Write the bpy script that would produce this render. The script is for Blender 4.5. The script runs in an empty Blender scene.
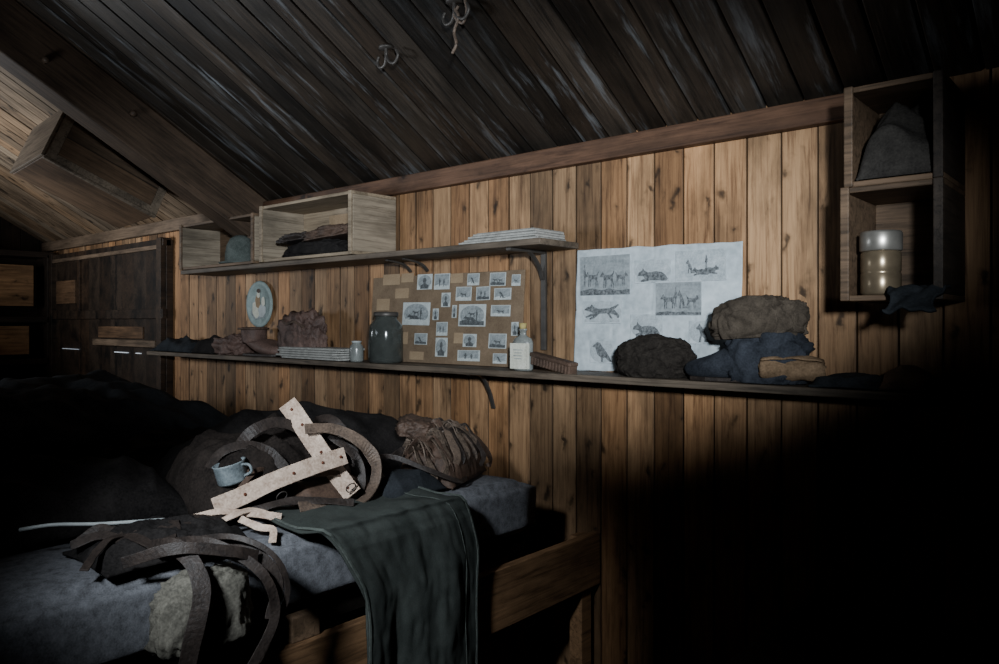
import bpy, bmesh, math, random
from mathutils import Vector, Matrix, noise, Euler
random.seed(7)
C = bpy.context.scene.collection
D = 2.6
R = math.radians
# ------------------------------------------------------------------ helpers
def finish(o, parent=None, label=None, cat=None, group=None, kind=None):
    C.objects.link(o)
    if parent is not None: o.parent = parent
    if label: o["label"] = label
    if cat: o["category"] = cat
    if group: o["group"] = group
    if kind: o["kind"] = kind
    return o
def mesh_obj(name, verts, faces, mats, smooth=False, midx=None, loc=(0,0,0), rot=(0,0,0), bevel=0, subs=0, **k):
    me = bpy.data.meshes.new(name)
    me.from_pydata([tuple(v) for v in verts], [], faces)
    if not isinstance(mats, (list, tuple)): mats = [mats]
    for m in mats: me.materials.append(m)
    if midx:
        for p, i in zip(me.polygons, midx): p.material_index = i
    bm = bmesh.new(); bm.from_mesh(me)
    bmesh.ops.recalc_face_normals(bm, faces=bm.faces)
    bm.to_mesh(me); bm.free()
    if smooth:
        for p in me.polygons: p.use_smooth = True
    o = bpy.data.objects.new(name, me)
    o.location = loc; o.rotation_euler = rot
    if bevel:
        b = o.modifiers.new("bevel", 'BEVEL'); b.width = bevel; b.segments = 2; b.limit_method = 'ANGLE'
    if subs:
        s = o.modifiers.new("subd", 'SUBSURF'); s.levels = subs; s.render_levels = subs
    return finish(o, **k)
def empty(name, loc=(0,0,0), rot=(0,0,0), **k):
    o = bpy.data.objects.new(name, None); o.location = loc; o.rotation_euler = rot
    o.empty_display_size = 0.05
    return finish(o, **k)
def boxes_data(lst):
    V, F = [], []
    for c, s in lst:
        b = len(V)
        for dx in (-.5, .5):
            for dy in (-.5, .5):
                for dz in (-.5, .5):
                    V.append((c[0]+dx*s[0], c[1]+dy*s[1], c[2]+dz*s[2]))
        for f in ((0,1,3,2),(4,6,7,5),(0,4,5,1),(2,3,7,6),(0,2,6,4),(1,5,7,3)):
            F.append(tuple(b+i for i in f))
    return V, F
def boxes(name, lst, mat, bevel=.003, **k):
    V, F = boxes_data(lst)
    return mesh_obj(name, V, F, mat, bevel=bevel, **k)
def lathe(name, prof, mat, seg=32, **k):
    V, F = [], []
    n = len(prof)
    for i in range(seg):
        a = 2*math.pi*i/seg
        for r, z in prof: V.append((r*math.cos(a), r*math.sin(a), z))
    for i in range(seg):
        j = (i+1) % seg
        for p in range(n-1):
            F.append((i*n+p, j*n+p, j*n+p+1, i*n+p+1))
    F.append(tuple(i*n for i in range(seg)))
    F.append(tuple(i*n+n-1 for i in range(seg)))
    return mesh_obj(name, V, F, mat, smooth=True, **k)
def crom(pts, n=8):
    P = [Vector(p) for p in pts]
    P = [P[0]*2-P[1]] + P + [P[-1]*2-P[-2]]
    out = []
    for i in range(1, len(P)-2):
        a, b, c, d = P[i-1], P[i], P[i+1], P[i+2]
        for k in range(n):
            t = k/n
            out.append(.5*((2*b)+(c-a)*t+(2*a-5*b+4*c-d)*t*t+(3*b-a-3*c+d)*t**3))
    out.append(P[-2]); return out
def sweep(pts, w, th, nrm=(0,0,1), n=8, closed_section=None, taper=None, wob=0):
    P = crom(pts, n); V, F = [], []
    N0 = Vector(nrm)
    sec = closed_section or [(-.5,-.5),(.5,-.5),(.5,.5),(-.5,.5)]
    m = len(sec)
    for i, p in enumerate(P):
        T = (P[min(i+1, len(P)-1)]-P[max(i-1, 0)]).normalized()
        NN = N0 + Vector((noise.noise(p*9), noise.noise(p*9+Vector((5,5,5))), noise.noise(p*9-Vector((5,5,5)))))*wob*3
        S = NN.cross(T)
        if S.length < 1e-3: S = Vector((1,0,0)).cross(T)
        S.normalize(); N = T.cross(S)
        k = taper(i/(len(P)-1)) if taper else 1
        k *= 1+wob*.8*noise.noise(p*30)
        for a, b in sec: V.append(p + S*a*w*k + N*b*th*k)
    for i in range(len(P)-1):
        for j in range(m):
            F.append((i*m+j, i*m+(j+1) % m, (i+1)*m+(j+1) % m, (i+1)*m+j))
    F.append(tuple(range(m))); F.append(tuple((len(P)-1)*m+j for j in range(m)))
    return V, F
CIRC = [(.5*math.cos(2*math.pi*i/10), .5*math.sin(2*math.pi*i/10)) for i in range(10)]
def strap(name, pts, w, th, mat, nrm=(0,0,1), n=8, wob=0, **k):
    V, F = sweep(pts, w, th, nrm, n, wob=wob)
    return mesh_obj(name, V, F, mat, bevel=min(th*.3, .002), **k)
def tube(name, pts, d, mat, n=8, **k):
    V, F = sweep(pts, d, d, (.13,.21,.97), n, CIRC, k.pop('taper', None))
    return mesh_obj(name, V, F, mat, smooth=True, **k)
def fbm(p, o=3):
    s = 0; a = 1
    for i in range(o):
        s += a*noise.noise(p); p = p*2.03+Vector((3.1,1.7,5.3)); a *= .5
    return s
def blob(name, size, mat, seed=0, amp=.15, f=1.6, fold=.08, ff=2.6, subs=5, sq=.75, fuzz=0, loc=(0,0,0), rot=(0,0,0), **k):
    bm = bmesh.new(); bmesh.ops.create_icosphere(bm, subdivisions=subs, radius=1)
    off = Vector((seed*7.13, seed*3.7, seed*1.9))
    r = random.Random(seed)
    E = [Euler((r.uniform(-.6,.6), r.uniform(-.6,.6), r.uniform(0,3.1))).to_matrix() for _ in range(3)]
    for v in bm.verts:
        d = v.co.normalized()
        x = 1+amp*fbm(d*f+off, 2)
        w = d + Vector((noise.noise(d*1.6+off), noise.noise(d*1.7-off), noise.noise(d*1.5+off*.5)))*.45
        for j, e in enumerate(E):
            q = e @ w
            n = noise.noise(Vector((q.x*ff*(1.6+j*.5), q.y*ff*.45, q.z*ff*.45))+off*(j+1))
            x += fold*(.9 if j == 0 else .55)*(math.exp(-(n/.17)**2) - .35)
        if fuzz: x += fuzz*(noise.noise(d*22+off)+.7*r.uniform(-1,1))
        q = Vector([math.copysign(abs(c)**sq, c) for c in d])*x
        z = max(q.z, -.6)
        v.co = Vector((q.x*size[0]/2, q.y*size[1]/2, (z+.6)/1.6*size[2]))
    me = bpy.data.meshes.new(name); bm.to_mesh(me); bm.free()
    for p in me.polygons: p.use_smooth = True
    me.materials.append(mat)
    o = bpy.data.objects.new(name, me); o.location = loc; o.rotation_euler = rot
    return finish(o, **k)
def grid_fn(name, nu, nv, fn, mat, thick=.004, **k):
    V = [fn(i/nu, j/nv) for i in range(nu+1) for j in range(nv+1)]
    F = [(i*(nv+1)+j, (i+1)*(nv+1)+j, (i+1)*(nv+1)+j+1, i*(nv+1)+j+1) for i in range(nu) for j in range(nv)]
    o = mesh_obj(name, V, F, mat, smooth=True, **k)
    if thick:
        s = o.modifiers.new("solid", 'SOLIDIFY'); s.thickness = thick; s.offset = 0
    return o
def cloth_heap(name, size, mat, seed=0, fold=.03, fr=9, res=90, pw=2.6, rag=0, **k):
    off = Vector((seed*5.1, seed*2.3, seed))
    r = random.Random(seed)
    dirs = [r.uniform(0, 3.1) for _ in range(3)]
    def fn(u, v):
        a, b = u*2-1, v*2-1
        p = Vector((a*size[0]/2, b*size[1]/2, 0))
        d = max(0, 1-abs(a)**pw)*max(0, 1-abs(b)**pw)
        h = size[2]*(d**.6)*(1+.35*noise.noise(p*3+off)+.2*noise.noise(p*7+off))
        wx = p + Vector((noise.noise(p*4+off), noise.noise(p*4-off), 0))*.11
        for j, t in enumerate(dirs):
            s = wx.x*math.cos(t)+wx.y*math.sin(t)
            m = max(0, noise.noise(p*3.5+off*(j+2))+.35)
            h += fold*m*(1-abs(math.sin(s*fr*(1+.35*j)+j))**.8)*min(1, d*4)
        if rag: h += rag*min(1, d*4)*(1-2*abs(noise.noise(p*22+off))+.6*noise.noise(p*48))
        rim = 1+.07*noise.noise(p*5+off*3)
        return (p.x*rim, p.y*rim, max(h, .004))
    return grid_fn(name, res, res, fn, mat, thick=.008, **k)
# ------------------------------------------------------------------ materials
def nt(name):
    m = bpy.data.materials.new(name); m.use_nodes = True
    t = m.node_tree; b = t.nodes["Principled BSDF"]
    return m, t, b
def N(t, ty, **kw):
    n = t.nodes.new(ty)
    for a, v in kw.items(): setattr(n, a, v)
    return n
def math_n(t, op, a, b=None):
    n = N(t, 'ShaderNodeMath', operation=op)
    for i, x in enumerate((a, b)):
        if x is None: continue
        if isinstance(x, (int, float)): n.inputs[i].default_value = x
        else: t.links.new(x, n.inputs[i])
    return n.outputs[0]
def mixc(t, mode, fac, a, b):
    n = N(t, 'ShaderNodeMix', data_type='RGBA', blend_type=mode)
    for s, x in ((n.inputs[0], fac), (n.inputs[6], a), (n.inputs[7], b)):
        if isinstance(x, (int, float)): s.default_value = x
        elif isinstance(x, tuple): s.default_value = (*x, 1)
        else: t.links.new(x, s)
    return n.outputs[2]
def ramp(t, src, stops):
    r = N(t, 'ShaderNodeValToRGB')
    while len(r.color_ramp.elements) < len(stops): r.color_ramp.elements.new(.5)
    for e, (p, c) in zip(r.color_ramp.elements, stops):
        e.position = p; e.color = (*c, 1) if isinstance(c, tuple) else (c, c, c, 1)
    t.links.new(src, r.inputs[0]); return r.outputs[0]
def wood(name, dark, light, w=0, grain=1, across=0, knots=True, var=.5, rough=.6, scuff=None, stain=.5, spec=.3, gs=1, scr=(.56,.78), groove=0, sfac=(16,1.4), kn_f=.24):
    m, t, b = nt(name)
    tc = N(t, 'ShaderNodeTexCoord'); sp = N(t, 'ShaderNodeSeparateXYZ')
    t.links.new(tc.outputs['Object'], sp.inputs[0])
    ac = sp.outputs[across]; gr = sp.outputs[grain]; ot = sp.outputs[3-across-grain]
    if w:
        idn = math_n(t, 'FLOOR', math_n(t, 'DIVIDE', ac, w))
    else:
        idn = math_n(t, 'MULTIPLY', math_n(t, 'ADD', ot, 0), 0)
    wn = N(t, 'ShaderNodeTexWhiteNoise', noise_dimensions='1D'); t.links.new(math_n(t, 'ADD', idn, .37), wn.inputs['W'])
    cx = N(t, 'ShaderNodeCombineXYZ')
    t.links.new(math_n(t, 'MULTIPLY', ac, 60*gs), cx.inputs[0])
    t.links.new(math_n(t, 'ADD', math_n(t, 'MULTIPLY', gr, 2.6*gs), math_n(t, 'MULTIPLY', idn, 7.31)), cx.inputs[1])
    t.links.new(math_n(t, 'MULTIPLY', ot, 60*gs), cx.inputs[2])
    n1 = N(t, 'ShaderNodeTexNoise'); n1.inputs['Scale'].default_value = 1; n1.inputs['Detail'].default_value = 8
    n1.inputs['Distortion'].default_value = .9; n1.inputs['Roughness'].default_value = .7
    t.links.new(cx.outputs[0], n1.inputs['Vector'])
    col = ramp(t, n1.outputs['Fac'], [(.32, dark), (.5, tuple(a*.35+c*.65 for a, c in zip(dark, light))), (.68, light)])
    v = math_n(t, 'ADD', math_n(t, 'MULTIPLY', wn.outputs['Value'], var*1.3), 1-var*.8)
    vc = N(t, 'ShaderNodeCombineXYZ')
    for i in range(3): t.links.new(v, vc.inputs[i])
    col = mixc(t, 'MULTIPLY', 1.0, col, vc.outputs[0])
    if w:
        wn2 = N(t, 'ShaderNodeTexWhiteNoise', noise_dimensions='1D'); t.links.new(math_n(t, 'ADD', idn, 41.7), wn2.inputs['W'])
        col = mixc(t, 'MULTIPLY', math_n(t, 'MULTIPLY', wn2.outputs['Value'], .8), col, (1.0,.80,.62))
    s2 = N(t, 'ShaderNodeCombineXYZ')
    t.links.new(math_n(t, 'MULTIPLY', ac, 7), s2.inputs[0]); t.links.new(math_n(t, 'ADD', math_n(t, 'MULTIPLY', gr, 2.2), math_n(t, 'MULTIPLY', idn, 1.7)), s2.inputs[1])
    t.links.new(math_n(t, 'MULTIPLY', ot, 5), s2.inputs[2])
    n2 = N(t, 'ShaderNodeTexNoise'); n2.inputs['Scale'].default_value = 1.0; n2.inputs['Detail'].default_value = 7; n2.inputs['Roughness'].default_value = .62
    t.links.new(s2.outputs[0], n2.inputs['Vector'])
    st = ramp(t, n2.outputs['Fac'], [(.36, 1-stain), (.56, 1.0)])
    col = mixc(t, 'MULTIPLY', 1.0, col, st)
    if knots:
        kx = N(t, 'ShaderNodeCombineXYZ')
        wob = N(t, 'ShaderNodeTexNoise'); wob.inputs['Scale'].default_value = 14; wob.inputs['Detail'].default_value = 3
        t.links.new(tc.outputs['Object'], wob.inputs['Vector'])
        wv = math_n(t, 'MULTIPLY', math_n(t, 'SUBTRACT', wob.outputs['Fac'], .5), .8)
        t.links.new(math_n(t, 'ADD', math_n(t, 'MULTIPLY', ac, 10), wv), kx.inputs[0])
        t.links.new(math_n(t, 'ADD', math_n(t, 'ADD', math_n(t, 'MULTIPLY', gr, 5.2), math_n(t, 'MULTIPLY', idn, 3.77)), wv), kx.inputs[1])
        vo = N(t, 'ShaderNodeTexVoronoi', voronoi_dimensions='2D'); vo.inputs['Scale'].default_value = 1.0
        t.links.new(kx.outputs[0], vo.inputs['Vector'])
        sc = N(t, 'ShaderNodeSeparateColor'); t.links.new(vo.outputs['Color'], sc.inputs[0])
        dist = math_n(t, 'ADD', vo.outputs['Distance'], math_n(t, 'MULTIPLY', sc.outputs[0], kn_f))
        kn = ramp(t, dist, [(.07, .08), (.13, .28), (.18, .70), (.30, 1.0)])
        col = mixc(t, 'MULTIPLY', .9, col, kn)
    if scuff:
        sx = N(t, 'ShaderNodeCombineXYZ')
        t.links.new(math_n(t, 'MULTIPLY', ac, sfac[0]), sx.inputs[0]); t.links.new(math_n(t, 'ADD', math_n(t, 'MULTIPLY', gr, sfac[1]), math_n(t, 'MULTIPLY', idn, 5.1)), sx.inputs[1])
        n3 = N(t, 'ShaderNodeTexNoise'); n3.inputs['Scale'].default_value = 1; n3.inputs['Detail'].default_value = 9; n3.inputs['Roughness'].default_value = .7
        t.links.new(sx.outputs[0], n3.inputs['Vector'])
        n4 = N(t, 'ShaderNodeTexNoise'); n4.inputs['Scale'].default_value = 1.3; n4.inputs['Detail'].default_value = 2
        t.links.new(tc.outputs['Object'], n4.inputs['Vector'])
        sf = math_n(t, 'MULTIPLY', ramp(t, n3.outputs['Fac'], [(scr[0], 0.0), (scr[1], 1.0)]), ramp(t, n4.outputs['Fac'], [(.42, .15), (.6, 1.0)]))
        col = mixc(t, 'MIX', sf, col, scuff)
    if w and groove:
        fr = math_n(t, 'FRACT', math_n(t, 'DIVIDE', ac, w))
        ed = math_n(t, 'ABSOLUTE', math_n(t, 'SUBTRACT', fr, .5))
        col = mixc(t, 'MULTIPLY', 1.0, col, ramp(t, ed, [(.455, 1.0), (.49, groove)]))
    t.links.new(col, b.inputs['Base Color'])
    b.inputs['Roughness'].default_value = rough
    b.inputs['Specular IOR Level'].default_value = spec
    bp = N(t, 'ShaderNodeBump'); bp.inputs['Strength'].default_value = .35; bp.inputs['Distance'].default_value = .004
    t.links.new(n1.outputs['Fac'], bp.inputs['Height']); t.links.new(bp.outputs[0], b.inputs['Normal'])
    return m
def cloth(name, a, c, scale=14, rough=.95, bump=.5, fine=160, spec=.1):
    m, t, b = nt(name)
    tc = N(t, 'ShaderNodeTexCoord')
    n1 = N(t, 'ShaderNodeTexNoise'); n1.inputs['Scale'].default_value = scale; n1.inputs['Detail'].default_value = 7; n1.inputs['Roughness'].default_value = .65
    n2 = N(t, 'ShaderNodeTexNoise'); n2.inputs['Scale'].default_value = fine; n2.inputs['Detail'].default_value = 3
    t.links.new(tc.outputs['Object'], n1.inputs['Vector']); t.links.new(tc.outputs['Object'], n2.inputs['Vector'])
    mixed = math_n(t, 'ADD', math_n(t, 'MULTIPLY', n1.outputs['Fac'], .65), math_n(t, 'MULTIPLY', n2.outputs['Fac'], .35))
    t.links.new(ramp(t, mixed, [(.35, a), (.65, c)]), b.inputs['Base Color'])
    b.inputs['Roughness'].default_value = rough; b.inputs['Specular IOR Level'].default_value = spec
    bp = N(t, 'ShaderNodeBump'); bp.inputs['Strength'].default_value = bump; bp.inputs['Distance'].default_value = .004
    t.links.new(mixed, bp.inputs['Height']); t.links.new(bp.outputs[0], b.inputs['Normal'])
    return m
def plain(name, c, rough=.6, metal=0, trans=0, spec=.4):
    m, t, b = nt(name)
    tc = N(t, 'ShaderNodeTexCoord'); n1 = N(t, 'ShaderNodeTexNoise'); n1.inputs['Scale'].default_value = 25; n1.inputs['Detail'].default_value = 5
    t.links.new(tc.outputs['Object'], n1.inputs['Vector'])
    t.links.new(ramp(t, n1.outputs['Fac'], [(.3, tuple(x*.65 for x in c)), (.7, c)]), b.inputs['Base Color'])
    b.inputs['Roughness'].default_value = rough; b.inputs['Metallic'].default_value = metal
    b.inputs['Transmission Weight'].default_value = trans; b.inputs['Specular IOR Level'].default_value = spec
    return m
PW = .122; CW = .128
M_wall = wood("honey_wall_planks", (.13,.068,.034), (.44,.27,.145), w=PW, stain=.5, var=.75, groove=.2, kn_f=.19)
M_ceil = wood("dark_ceiling_planks", (.008,.007,.006), (.046,.036,.028), w=CW, knots=False, var=.9, rough=.45, scuff=(.26,.275,.29), stain=.6, spec=.5, scr=(.54,.80), groove=.12, sfac=(15,1.6))
M_ceil2 = wood("lit_ceiling_planks", (.08,.058,.038), (.30,.225,.155), w=CW, knots=True, var=.5, rough=.6, stain=.5, groove=.12)  # lighter copy of the ceiling wood, light beyond the rafter painted in
M_trim = wood("red_brown_trim", (.04,.019,.011), (.13,.067,.039), grain=0, across=2, knots=True)
M_beam = wood("dark_beam_wood", (.022,.015,.010), (.09,.058,.038), grain=1, across=2, knots=False)
M_box = wood("brown_box_wood", (.04,.028,.018), (.15,.10,.065), grain=1, across=2, knots=False, w=.15, groove=.3)
M_boxend = wood("lit_box_end_wood", (.06,.045,.032), (.21,.16,.115), grain=0, across=2, knots=False)  # lighter tone paints the light on the box end and edges
M_shelf = wood("grey_shelf_wood", (.04,.03,.022), (.15,.115,.085), grain=0, across=1, knots=False)
M_crate = wood("pale_crate_wood", (.12,.088,.056), (.34,.265,.185), grain=0, across=2, knots=False, stain=.45)
M_crateS = wood("pale_crate_side_wood", (.11,.086,.061), (.31,.255,.19), grain=1, across=2, knots=False, stain=.5)
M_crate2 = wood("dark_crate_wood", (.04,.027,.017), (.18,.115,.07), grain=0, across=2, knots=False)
M_crate3 = wood("dark_brown_crate_wood", (.035,.023,.014), (.15,.095,.058), grain=0, across=2, knots=False)  # slightly darker brown for the two right wall crates
M_crate2S = wood("shaded_crate_side_wood", (.014,.010,.008), (.055,.04,.03), grain=1, across=2, knots=False)  # darker copy paints shade onto the right sides of the wall crates
M_board = wood("bunk_board_wood", (.075,.04,.02), (.30,.17,.085), grain=1, across=2, knots=False)
M_black = wood("shade_dark_wood", (.003,.0026,.0022), (.009,.007,.006), grain=0, across=1, knots=False, spec=.1)  # near-black colour stands in for the shade these pieces sit in
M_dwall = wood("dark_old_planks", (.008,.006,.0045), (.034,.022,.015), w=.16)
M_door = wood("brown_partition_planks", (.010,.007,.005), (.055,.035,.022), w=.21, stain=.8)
M_floor = wood("floor_planks", (.01,.007,.005), (.04,.027,.018), w=.15)
M_orange = wood("orange_board", (.12,.06,.028), (.36,.205,.10), grain=1, across=2, knots=True)
M_orange2 = wood("orange_patch_board", (.05,.027,.014), (.17,.095,.05), grain=0, across=2, knots=False)
M_timber = wood("lighter_timber", (.06,.04,.026), (.19,.13,.085), grain=0, across=2, knots=False)
M_iron = plain("rusted_iron", (.09,.08,.072), .5, .5)
M_tin = plain("tarnished_tin", (.60,.56,.50), .3, .75)
M_brass = plain("tarnished_brass", (.34,.26,.17), .25, .6)
M_mattress = cloth("grey_felt", (.08,.081,.088), (.22,.225,.245), 40, fine=260)
M_green = cloth("green_canvas", (.030,.035,.032), (.070,.078,.071), 9, bump=.5, fine=300)
M_greenlt = cloth("worn_canvas_hem", (.06,.07,.064), (.13,.145,.13), 30)
M_darkcl = cloth("dark_wool", (.006,.0055,.0055), (.026,.023,.022), 10)
M_brownwool = cloth("brown_wool", (.008,.0065,.006), (.036,.028,.024), 10)
M_darkgr = cloth("dark_grey_blanket", (.012,.014,.016), (.038,.042,.048), 12)
M_hatfelt = cloth("grey_green_felt", (.05,.06,.055), (.14,.16,.15), 16)
M_hide = cloth("brown_hide", (.022,.014,.010), (.12,.074,.052), 12, rough=.65, spec=.35)
M_redhide = cloth("reddish_hide", (.035,.022,.019), (.17,.105,.085), 9, rough=.65, spec=.35)
M_leather = cloth("dark_leather", (.011,.008,.007), (.048,.035,.029), 30, rough=.55, spec=.4, bump=.8)
M_paleleather = cloth("pale_leather", (.30,.205,.15), (.76,.60,.48), 22, rough=.7, spec=.3, bump=.8)
M_midleather = cloth("tan_leather", (.05,.036,.028), (.19,.135,.10), 20, rough=.55, spec=.4)
M_stringy = cloth("weathered_rawhide", (.022,.016,.012), (.20,.145,.108), 34, rough=.6, spec=.35, bump=1)
M_fur = cloth("dark_fur", (.010,.008,.007), (.036,.030,.025), 40, bump=1, fine=200)
M_felt = cloth("grey_brown_felt", (.034,.027,.021), (.095,.075,.057), 20, bump=.6, fine=220)
M_greycl = cloth("dim_grey_cloth", (.018,.016,.015), (.06,.054,.048), 14)
M_canvas = cloth("pale_canvas", (.07,.066,.056), (.22,.205,.17), 10)
M_navy = cloth("blue_grey_cloth", (.014,.016,.020), (.050,.055,.068), 14)
M_tan = cloth("tan_roll_canvas", (.11,.072,.043), (.31,.205,.125), 14)
M_paper = cloth("aged_paper", (.34,.385,.41), (.60,.655,.685), 7, bump=.25, fine=40)
M_news = cloth("newspaper", (.22,.215,.20), (.48,.47,.44), 22, bump=.3)
M_card = cloth("brown_card", (.12,.085,.056), (.23,.165,.11), 7, bump=.2)
M_patch = cloth("faded_patch", (.25,.175,.11), (.38,.28,.18), 9, bump=.1)
M_phborder = cloth("photo_border", (.36,.39,.39), (.56,.60,.59), 20, bump=.1)
M_phgrey = cloth("photo_midtone", (.14,.155,.16), (.38,.41,.42), 50, bump=.1)
M_phdark = cloth("photo_dark", (.04,.044,.047), (.15,.16,.165), 60, bump=.1)
M_print = cloth("engraving_grey", (.18,.20,.21), (.34,.37,.385), 30, bump=.1, fine=90)
M_printlt = cloth("engraving_pale", (.27,.305,.325), (.50,.545,.57), 30, bump=.1)
M_ink = cloth("ink", (.055,.06,.065), (.22,.235,.245), 60, bump=.1, fine=120)
M_label = cloth("bottle_label", (.50,.49,.40), (.72,.71,.62), 20, bump=.1)
M_cork = plain("cork", (.46,.37,.14), .8)
M_glass = plain("dusty_dark_glass", (.25,.27,.25), .12, 0, .8, .6)
M_clear = plain("cloudy_glass", (.42,.44,.42), .25, 0, .5, .6)
M_teal = cloth("worn_teal_enamel", (.17,.22,.21), (.33,.40,.39), 18, rough=.6, bump=.2, spec=.4)
M_dusty = plain("dusty_enamel", (.42,.45,.45), .5)
M_mug = cloth("dull_blue_enamel", (.09,.11,.12), (.30,.35,.37), 30, rough=.5, spec=.4)
M_rivet = plain("copper_rivet", (.20,.07,.04), .5, .5)

# ------------------------------------------------------------------ room shell
def planks(name, x0, x1, w, y0, y1, mat, th=.02, seed=1, matrix=None, gap=.004, **k):
    r = random.Random(seed); L = []
    i0 = math.floor(x0/w); i1 = math.ceil(x1/w)
    for i in range(i0, i1):
        a = max(x0, i*w); b = min(x1, (i+1)*w)
        if b-a < .004: continue
        dz = r.uniform(-.0025, .0025)
        L.append((((a+b)/2, (y0+y1)/2, -th/2+dz), (b-a-gap, y1-y0, th)))
    L.append((((x0+x1)/2, (y0+y1)/2, -th-.012), (x1-x0, y1-y0, .02)))
    o = boxes(name, L, mat, bevel=.003, **k)
    if matrix is not None: o.matrix_world = matrix
    return o
X0, X1, Y0 = -7.9, 1.1, -1.4
SL = .587; ang = math.atan(SL)
mb = Matrix(((1,0,0,0),(0,0,-1,D),(0,1,0,0),(0,0,0,1)))
planks("wall_back", X0, X1, PW, 0, 2.36, M_wall, matrix=mb, kind="structure")
ml = Matrix(((0,0,1,X0),(1,0,0,0),(0,1,0,0),(0,0,0,1)))
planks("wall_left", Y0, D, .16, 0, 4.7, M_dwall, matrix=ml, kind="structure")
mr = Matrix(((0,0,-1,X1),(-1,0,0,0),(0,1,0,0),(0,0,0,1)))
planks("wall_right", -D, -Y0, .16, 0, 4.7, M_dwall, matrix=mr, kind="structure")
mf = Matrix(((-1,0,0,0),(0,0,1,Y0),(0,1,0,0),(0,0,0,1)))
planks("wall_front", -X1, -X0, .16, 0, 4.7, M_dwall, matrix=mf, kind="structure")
planks("floor", X0, X1, .15, Y0, D, M_floor, matrix=Matrix.Identity(4), kind="structure")
ca, sa = math.cos(ang), math.sin(ang)
def ceil_matrix():
    up = Vector((0, -ca, sa)); xx = Vector((1,0,0)); zz = xx.cross(up)
    return Matrix(((xx.x, up.x, zz.x, 0),(xx.y, up.y, zz.y, D),(xx.z, up.z, zz.z, 2.335),(0,0,0,1)))
mc = ceil_matrix()
planks("ceiling", -4.2, X1, CW, -.05, 4.75, M_ceil, matrix=mc, gap=.010, kind="structure", seed=3)
planks("ceiling_2", X0, -4.2, CW, -.05, 4.75, M_ceil2, matrix=mc, gap=.010, kind="structure", seed=4)
boxes("trim_1", [((-2.4, D-.022, 2.29), (3.45, .045, .085))], M_trim, bevel=.005, kind="structure")
boxes("trim_2", [((-6.05, D-.022, 2.29), (3.6, .045, .085))], M_timber, bevel=.005, kind="structure")
o = boxes("rafter_beam", [((-4.2, 2.2, .13), (.16, 4.4, .26))], M_beam, bevel=.008, label="heavy dark timber rafter following the sloping roof", cat="beam")
o.matrix_world = mc
for i, (yy, zz) in enumerate([(.9,.1),(1.35,.16),(1.75,.09),(2.1,.18)]):
    p = lathe("wooden_peg", [(.0,0),(.016,0),(.016,.03),(.009,.036),(0,.037)], M_beam, seg=12, parent=o)
    p.location = (-4.12, yy, zz); p.rotation_euler = (0, R(90), 0)
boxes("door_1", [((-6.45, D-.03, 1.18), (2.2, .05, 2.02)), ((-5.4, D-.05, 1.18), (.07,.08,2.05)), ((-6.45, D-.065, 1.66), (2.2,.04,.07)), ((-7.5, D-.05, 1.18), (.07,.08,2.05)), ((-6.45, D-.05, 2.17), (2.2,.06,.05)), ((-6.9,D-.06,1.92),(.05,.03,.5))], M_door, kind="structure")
boxes("trim_3", [((-6.45, D-.068, 2.14), (2.1,.03,.03)), ((-6.0, D-.075, 1.44), (1.1,.04,.05))], M_timber, bevel=.003, kind="structure")
boxes("trim_4", [((-7.2, D-.06, 1.86), (.42,.02,.20)), ((-6.1, D-.06, 1.52), (.8,.02,.09))], M_orange2, bevel=.003, kind="structure")
m_day, t_, b_ = nt("daylight_through_gap"); b_.inputs['Emission Color'].default_value = (.75,.85,1,1); b_.inputs['Emission Strength'].default_value = .4
boxes("daylight_gap_1", [((-7.1, D-.062, 1.368), (.35,.01,.003)), ((-6.08, D-.062, 1.365), (.24,.01,.006)), ((-5.78, D-.062, 1.365), (.08,.01,.006))], m_day, bevel=0, kind="structure")  # glowing strips stand in for daylight through a gap in the boards
cup = empty("wall_cupboard", (X0+.2, 2.1, 0), label="dark wooden cupboard with orange plank panels against end wall", cat="cupboard")
boxes("cupboard_frame", [((0,-.42,1.1),(.36,.05,2.2)),((0,.42,1.1),(.36,.05,2.2)),((0,0,2.2),(.36,.9,.05)),((0,0,1.62),(.36,.82,.05)),((-.1,0,1.1),(.02,.82,2.15)),((0,0,1.25),(.36,.82,.05))], M_dwall, parent=cup)
boxes("door_panel", [((.16,-.02,1.92),(.02,.62,.36)),((.16,-.02,1.44),(.02,.55,.25))], M_orange, parent=cup)

# ------------------------------------------------------------------ shelves
def shelf(name, x0, x1, yf, z, label):
    e = empty(name, ((x0+x1)/2, D, z), label=label, cat="shelf")
    boxes("shelf_board", [((0, (yf-D)/2, -.014), (x1-x0, D-yf-.002, .026))], M_shelf, bevel=.004, parent=e)
    return e
up = shelf("wall_shelf", -4.72, -1.815, 2.335, 1.93, "upper rough plank shelf on iron brackets holding crates and papers")
lo = shelf("wall_shelf.001", -5.3, -.45, 2.38, 1.40, "long dark plank shelf crowded with boots, jars and pictures")
def bracket(par, xw, zt, depth, drop):
    cx, cy, cz = par.location
    return strap("shelf_bracket", [(xw-cx, -depth, zt-cz-.03), (xw-cx, -depth*.55, zt-cz-.04), (xw-cx, -.05, zt-cz-.03-drop*.5), (xw-cx, -.02, zt-cz-.03-drop)], .02, .008, M_iron, nrm=(0,1,.6), parent=par, label="rusty iron bracket")
for xx in (-2.82, -2.70): bracket(up, xx, 1.93, .18, .05)
bracket(up, -1.99, 1.93, .2, .12)
boxes("bracket_upright", [((-1.99+3.2675, -.012, -.24), (.026,.014,.42)), ((-1.99+3.2675,-.13,-.034),(.026,.24,.012))], M_iron, parent=up, bevel=.002)
bracket(lo, -2.27, 1.40, .19, .16)

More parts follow.
